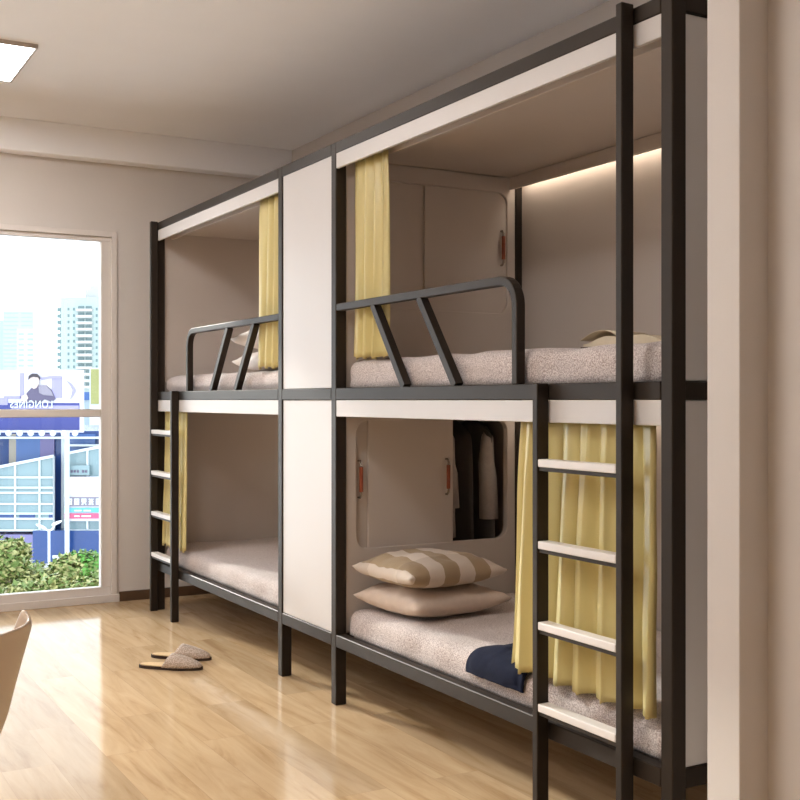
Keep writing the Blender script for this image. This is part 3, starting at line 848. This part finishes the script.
# pale glass screens with white grid, sloping top edge
def screen(pa, pb, bottom, name='glass_screen'):
    bm = NB()
    def top(px): return 467 - (px - 0) * .2
    q = [(lx(pa), Z(bottom, T)), (lx(pb), Z(bottom, T)), (lx(pb), Z(top(pb), T)), (lx(pa), Z(top(pa), T))]
    fr = [bm.verts.new((x, -1.0, z)) for x, z in q]; bk = [bm.verts.new((x, -.9, z)) for x, z in q]
    bm.faces.new(fr); bm.faces.new(bk[::-1])
    for i in range(4): bm.faces.new((fr[i], bk[i], bk[(i + 1) % 4], fr[(i + 1) % 4]))
    g = part(name, bm, E['glass_pale'], shop)
    bm = NB()
    w = .045
    xs = [x for x in (pa, -58, -38, -19, 1, 22, 46, 60, 71, 93, 112, pb) if pa <= x <= pb]
    for x in xs: rbox(bm, lx(x) - w, lx(x) + w, -1.1, -1.0, Z(bottom, T), Z(top(x), T))
    for yy in (476, 486, 491, 502, 511.5, 516.5, bottom):
        xa = pa
        if yy < top(pa): xa = (467 - yy) / .2
        if xa < pb: rbox(bm, lx(max(xa, pa)), lx(pb), -1.1, -1.0, Z(yy, T) - w, Z(yy, T) + w)
    sw = part('glazing_bars', bm, E['steel_white'], g)
    bm = NB()
    pa_, pb_ = Vector((lx(pa), -1.05, Z(top(pa), T))), Vector((lx(pb), -1.05, Z(top(pb), T)))
    sweep(bm, [pa_, pb_], rect(.2, .14), up=Vector((0, 1, 0))); part('sloping_rail', bm, E['steel_white'], g)
    return g
screen(-78, 60, 528); screen(71, 130, 528)
for (a, b_) in ((2, 20), (26, 41), (55, 60)):
    RB('dark_window', E['blue_facade'], shop, lx(a), lx(b_), -1.06, -1.0, Z(516, T), Z(512, T))
# white sign block on the right screen
RB('sign_board', E['billboard_white'], shop, lx(73), lx(118), -1.5, -1.15, Z(518, T), Z(475, T))
RB('sign_band', E['suit_grey'], shop, lx(73), lx(118), -1.55, -1.5, Z(503.5, T), Z(494.5, T))
RB('sign_band', E['sign_cyan'], shop, lx(73), lx(118), -1.55, -1.5, Z(509.5, T), Z(505, T))
RB('sign_band', E['sign_pink'], shop, lx(73), lx(118), -1.55, -1.5, Z(515.5, T), Z(510.5, T))
def glyph(px, py, w, h, pat):
    bm = NB()
    for r_, row in enumerate(pat):
        for c_, ch in enumerate(row):
            if ch == '#':
                x = px + w * c_ / len(row); y = py + h * r_ / len(pat)
                rbox(bm, lx(x), lx(x + w / len(row) * .98), -1.6, -1.55, Z(y + h / len(pat), T), Z(y, T))
    part('sign_character', bm, E['steel_white'], shop)
glyph(76, 496, 4.6, 6, ('#####', '#.#.#', '#####', '#.#.#', '#####')); glyph(83, 496, 4.6, 6, ('#####', '##.##', '#####', '#.#.#', '#####'))
glyph(90, 496, 4.6, 6, ('#####', '#.#.#', '#####', '.#.#.', '##..#')); glyph(97, 496, 4.6, 6, ('#.#.#', '.###.', '#####', '.#.#.', '##.##'))
glyph(104, 496, 4.6, 6, ('#####', '#.#.#', '#####', '#.#.#', '#####'))
for (a, b_, y0, y1) in ((83, 90, 507, 508.4), (92, 99, 507, 508.4), (83, 88, 512.4, 513.8), (90, 99, 512.4, 513.8)):
    RB('sign_lettering', E['steel_white'], shop, lx(a), lx(b_), -1.6, -1.55, Z(y1, T), Z(y0, T))
RB('sign_plate', E['glass_pale'], shop, lx(72), lx(96), -1.3, -1.11, Z(473.5, T), Z(464, T))
for x in (78, 81, 84, 89, 92): RB('sign_lettering', E['suit'], shop, lx(x), lx(x + 1.8), -1.34, -1.3, Z(471, T), Z(468.5, T))

# billboard on posts on the shopping centre roof
bb = local('billboard', 'large billboard showing a man in a dark suit, seen through the window', 'billboard', 0, 58)
Tb = 58; kb = Tb / 1128
def bx(px): return px * kb
def ZB(py): return 1.28 - (py - 400) * Tb / 1128 - GZ
RB('board', E['billboard_white'], bb, bx(-95), bx(82.5), 0, .3, ZB(432.5), ZB(370))
RB('lower_print', E['billboard_navy'], bb, bx(-90), bx(79.5), -.03, .0, ZB(430), ZB(403))
RB('print_field', E['billboard_lilac'], bb, bx(-90), bx(8), -.05, -.0, ZB(405), ZB(398))
RB('print_field', E['billboard_lilac'], bb, bx(12), bx(79), -.045, -.0, ZB(409), ZB(405.5))
RB('print_field', E['billboard_lilac'], bb, bx(52), bx(62), -.04, -.0, ZB(398), ZB(377))
for (a, b_, c, d) in ((20, 24, 373, 398), (4, 22, 396, 399)): RB('print_field', E['billboard_lilac'], bb, bx(a), bx(b_), -.035, 0, ZB(d), ZB(c))
def poly(name, pts, y, m):
    bm = NB(); a = [bm.verts.new((bx(x), y - .03, ZB(yy))) for x, yy in pts]; b2 = [bm.verts.new((bx(x), y, ZB(yy))) for x, yy in pts]
    bm.faces.new(a); bm.faces.new(b2[::-1]); n = len(pts)
    for i in range(n): bm.faces.new((a[i], b2[i], b2[(i + 1) % n], a[(i + 1) % n]))
    return part(name, bm, m, bb)
poly('printed_curve', [(40, 378), (50, 376), (62, 376), (62, 378.5), (50, 378.5), (42, 380)], -.04, E['billboard_lilac'])
poly('printed_jacket', [(22, 402), (28, 392), (32, 388), (36, 386), (46, 385), (52, 390), (56, 399), (52, 402), (45, 399), (40, 403), (30, 402)], -.05, E['suit'])
poly('printed_jacket', [(39, 386), (46, 385), (52, 391), (54, 396), (44, 395), (40, 393)], -.085, E['suit_grey'])
poly('printed_hand', [(22, 396), (27, 394), (29, 398), (26, 402), (22, 401)], -.08, E['skin'])
poly('printed_face', [(30, 379), (32, 376.5), (37, 376), (40, 379), (39.5, 384), (37, 388), (34, 389), (31, 385)], -.09, E['skin'])
poly('printed_hair', [(29, 380), (29.5, 376), (33, 373.5), (38, 373.8), (41, 377), (40.5, 380.5), (39, 377.5), (34, 376.8), (31, 378)], -.12, E['hair'])
poly('printed_arc', [(66, 380), (72, 384), (76, 390), (74, 395), (70, 400), (72, 394), (73, 390), (70, 385)], -.04, E['billboard_lilac'])
# mirror-written lettering across the lower edge
cu = bpy.data.curves.new('lettering', 'FONT'); cu.body = 'LONGINES'; cu.size = .62; cu.extrude = .01; cu.space_character = 1.15
tmp = bpy.data.objects.new('tmp', cu); COL.objects.link(tmp)
dg = bpy.context.evaluated_depsgraph_get(); me = bpy.data.meshes.new_from_object(tmp.evaluated_get(dg))
bpy.data.objects.remove(tmp)
xs_ = [v.co.x for v in me.vertices]; wd = max(xs_) - min(xs_); mnx = min(xs_); mny = min(v.co.y for v in me.vertices); hh_ = max(v.co.y for v in me.vertices) - mny
for v in me.vertices:
    x = (v.co.x - mnx) / wd; z = (v.co.y - mny) / hh_; d = v.co.z
    v.co = Vector((bx(53) - x * (bx(53) - bx(11)), -.11 + d, ZB(408) + z * (ZB(400.5) - ZB(408))))
me.materials.append(E['steel_white']); o = bpy.data.objects.new('lettering', me); COL.objects.link(o); o.parent = bb
for px in range(-88, 82, 11):
    bm = NB(); bmesh.ops.create_uvsphere(bm, u_segments=10, v_segments=6, radius=.16, matrix=Matrix.Translation((bx(px), -.35, ZB(433)))); part('flood_lamp', bm, E['steel_white'], bb)
for px in (-70, -20, 63): RB('support', E['steel_white'], bb, bx(px), bx(px) + .2, .3, .5, 0, ZB(400))
# neighbouring glass block between the billboard and the window edge
nb = local('glass_block', 'small blue and green glass block right of the billboard', 'building', 83, 90)
k9 = 90 / 1128
def ZN(py): return 1.28 - (py - 400) * 90 / 1128 - GZ
RB('body', E['tower_glass'], nb, 0, 9 * k9, 0, 6, 0, ZN(392)); RB('top_band', E['blue_facade_light'], nb, -.05, 9.2 * k9, -.1, 6, ZN(400), ZN(392))
RB('sign_tower', E['steel_white'], nb, 10 * k9, 24 * k9, -1, 3, 0, ZN(368)); RB('green_sign', E['leaf_light'], nb, 11.5 * k9, 24 * k9, -1.1, -1, ZN(404), ZN(369.5))

# street lamp
lt = thing('street_lamp', 'white twin-arm street lamp in front of the blue building', 'street lamp', out_at(49, 32, GZ)); lt.rotation_euler.z = ANG
def ZL(py): return 1.28 - (py - 400) * 32 / 1128 - GZ
bm = NB(); sweep(bm, [(0, 0, 0), (0, 0, ZL(531))], circ(.033, 10), up=Vector((0, 1, 0))); part('pole', bm, E['steel_white'], lt)
for sg, dz in ((-1, 0), (1, .10)):
    bm = NB(); sweep(bm, [(0, 0, ZL(531)), (sg * .10, 0, ZL(529)), (sg * .18, 0, ZL(527) + dz)], circ(.025, 8)); a_ = part('arm', bm, E['steel_white'], lt)
    bm = NB(); r = bmesh.ops.create_uvsphere(bm, u_segments=12, v_segments=8, radius=1)
    for v in bm.verts: v.co = Vector((sg * .22 + v.co.x * .15, v.co.y * .08, ZL(526.5) + dz + v.co.z * .045 + sg * v.co.x * .06))
    part('lamp_head', bm, E['steel_white'], lt)

# trees and shrubs: leaf clouds of small quads round a branching trunk
def tree(label, px, t, top_py, rad, hgt, m, m2, seed, nleaf=6500, ls=.045, name='tree'):
    rnd = random.Random(seed)
    base = out_at(px, t, GZ); zt = 1.28 - (top_py - 400) * t / 1128
    o = thing(name, label, 'tree', base, 'trees below the window')
    cz = zt - hgt / 2 - GZ
    bm = NB(); blobs = []
    for i in range(11):
        a = rnd.random() * 2 * PI; r = rad * .62 * rnd.random() ** .5; h = (rnd.random() - .5) * hgt * .62
        blobs.append((Vector((r * math.cos(a), r * math.sin(a), cz + h)), rad * (.38 + .25 * rnd.random())))
    for i in range(nleaf):
        c, r = rnd.choice(blobs)
        d = Vector((rnd.gauss(0, 1), rnd.gauss(0, 1), rnd.gauss(0, 1))).normalized() * r * (rnd.random() ** .25)
        p = c + d; p.z = min(p.z, zt - GZ)
        a = Vector((rnd.gauss(0, 1), rnd.gauss(0, 1), rnd.gauss(0, .5))).normalized(); b2 = a.cross(d.normalized() + Vector((0, 0, .3)))
        if b2.length < 1e-3: continue
        b2.normalize(); l = ls * (.7 + .8 * rnd.random())
        f = bm.faces.new([bm.verts.new(p + a * l), bm.verts.new(p + b2 * l * .5), bm.verts.new(p - a * l), bm.verts.new(p - b2 * l * .5)])
        f.material_index = 0 if rnd.random() < .5 else 1
    part('foliage', bm, [m, m2], o)
    bm = NB(); sweep(bm, [(0, 0, 0), (.1, 0, cz * .5), (0, .05, cz)], circ(.09, 8), up=Vector((0, 1, 0)))
    for i in range(5):
        c, r = blobs[i]; sweep(bm, [(0, 0, cz * .8), tuple(c)], circ(.03, 6), up=Vector((0, 1, 0)))
    part('trunk', bm, E['bark'], o)
tree('leafy green tree at the lower left corner of the window view', -8, 15, 527, .50, 1.4, E['leaf'], E['leaf_light'], 1, 8000)
tree('yellow-green tree between the lower left corner tree and the street lamp', 28, 16, 549, .42, 1.2, E['leaf_light'], E['leaf'], 2)
tree('yellow-green tree right of the street lamp', 56, 15, 551, .42, 1.3, E['leaf_light'], E['leaf'], 3)
tree('bright green tree nearest the right side of the window pane', 80, 19, 545, .50, 1.4, E['leaf_bright'], E['leaf'], 4, 8000)
tree('olive green tree standing low at the right side of the window', 97, 14, 560, .38, 1.4, E['leaf_light'], E['leaf'], 5)
tree('low tree with pale leaves under the left part of the lower pane', 6, 10.6, 566, .30, 1.3, E['leaf_light'], E['leaf'], 6)
tree('low olive tree in front of the street lamp', 46, 12.4, 562, .34, 1.4, E['leaf_light'], E['leaf'], 8)
tree('low leafy tree in front of the bright green one', 86, 11, 570, .30, 1.4, E['leaf'], E['leaf_light'], 9)

# ------------------------------------------------------------------ light
w = bpy.data.worlds.new('World'); SC.world = w; w.use_nodes = True
bg = w.node_tree.nodes['Background']
bg.inputs[0].default_value = (0.86, 0.93, 1.0, 1); bg.inputs[1].default_value = 2.9
sun = bpy.data.lights.new('sun', 'SUN'); sun.energy = 3.1; sun.angle = math.radians(3.0); sun.color = (1.0, .94, .86)
so = bpy.data.objects.new('sun', sun); COL.objects.link(so)
d = Vector((3.0, 0.71, -1.0)); so.rotation_euler = d.to_track_quat('-Z', 'Y').to_euler(); so.location = (-20, -3, 8)
# portal helps sampling the sky through the window
pl = bpy.data.lights.new('window_portal', 'AREA'); pl.shape = 'RECTANGLE'; pl.size = WY1 - WY0; pl.size_y = WZ1 - WZ0
pl.cycles.is_portal = True
po = bpy.data.objects.new('window_portal', pl); COL.objects.link(po); po.location = (XW - .25, (WY0 + WY1) / 2, (WZ0 + WZ1) / 2)
po.rotation_euler = (0, math.radians(-90), 0)
pm = Matrix(((0, 0, -1), (1, 0, 0), (0, -1, 0)))     # local -Z -> +X, local X -> +Y
po.rotation_euler = pm.to_euler()

# ------------------------------------------------------------------ camera
cam = bpy.data.cameras.new('Camera'); cam.sensor_width = 36; cam.lens = 36 * 1128 / 800; cam.clip_end = 2000; cam.clip_start = .05
co = bpy.data.objects.new('Camera', cam); COL.objects.link(co); co.location = (0, 0, 1.28)
co.rotation_euler = Vector((FX, FY, 0)).to_track_quat('-Z', 'Y').to_euler()
SC.camera = co
vs = SC.view_settings; vs.view_transform = 'Standard'; vs.look = 'None'; vs.gamma = 1; vs.use_curve_mapping = False; vs.exposure = 0.38
SC.cycles.max_bounces = 10; SC.cycles.diffuse_bounces = 6; SC.cycles.transparent_max_bounces = 12
SC.cycles.sample_clamp_indirect = 6; SC.cycles.caustics_reflective = False; SC.cycles.caustics_refractive = False
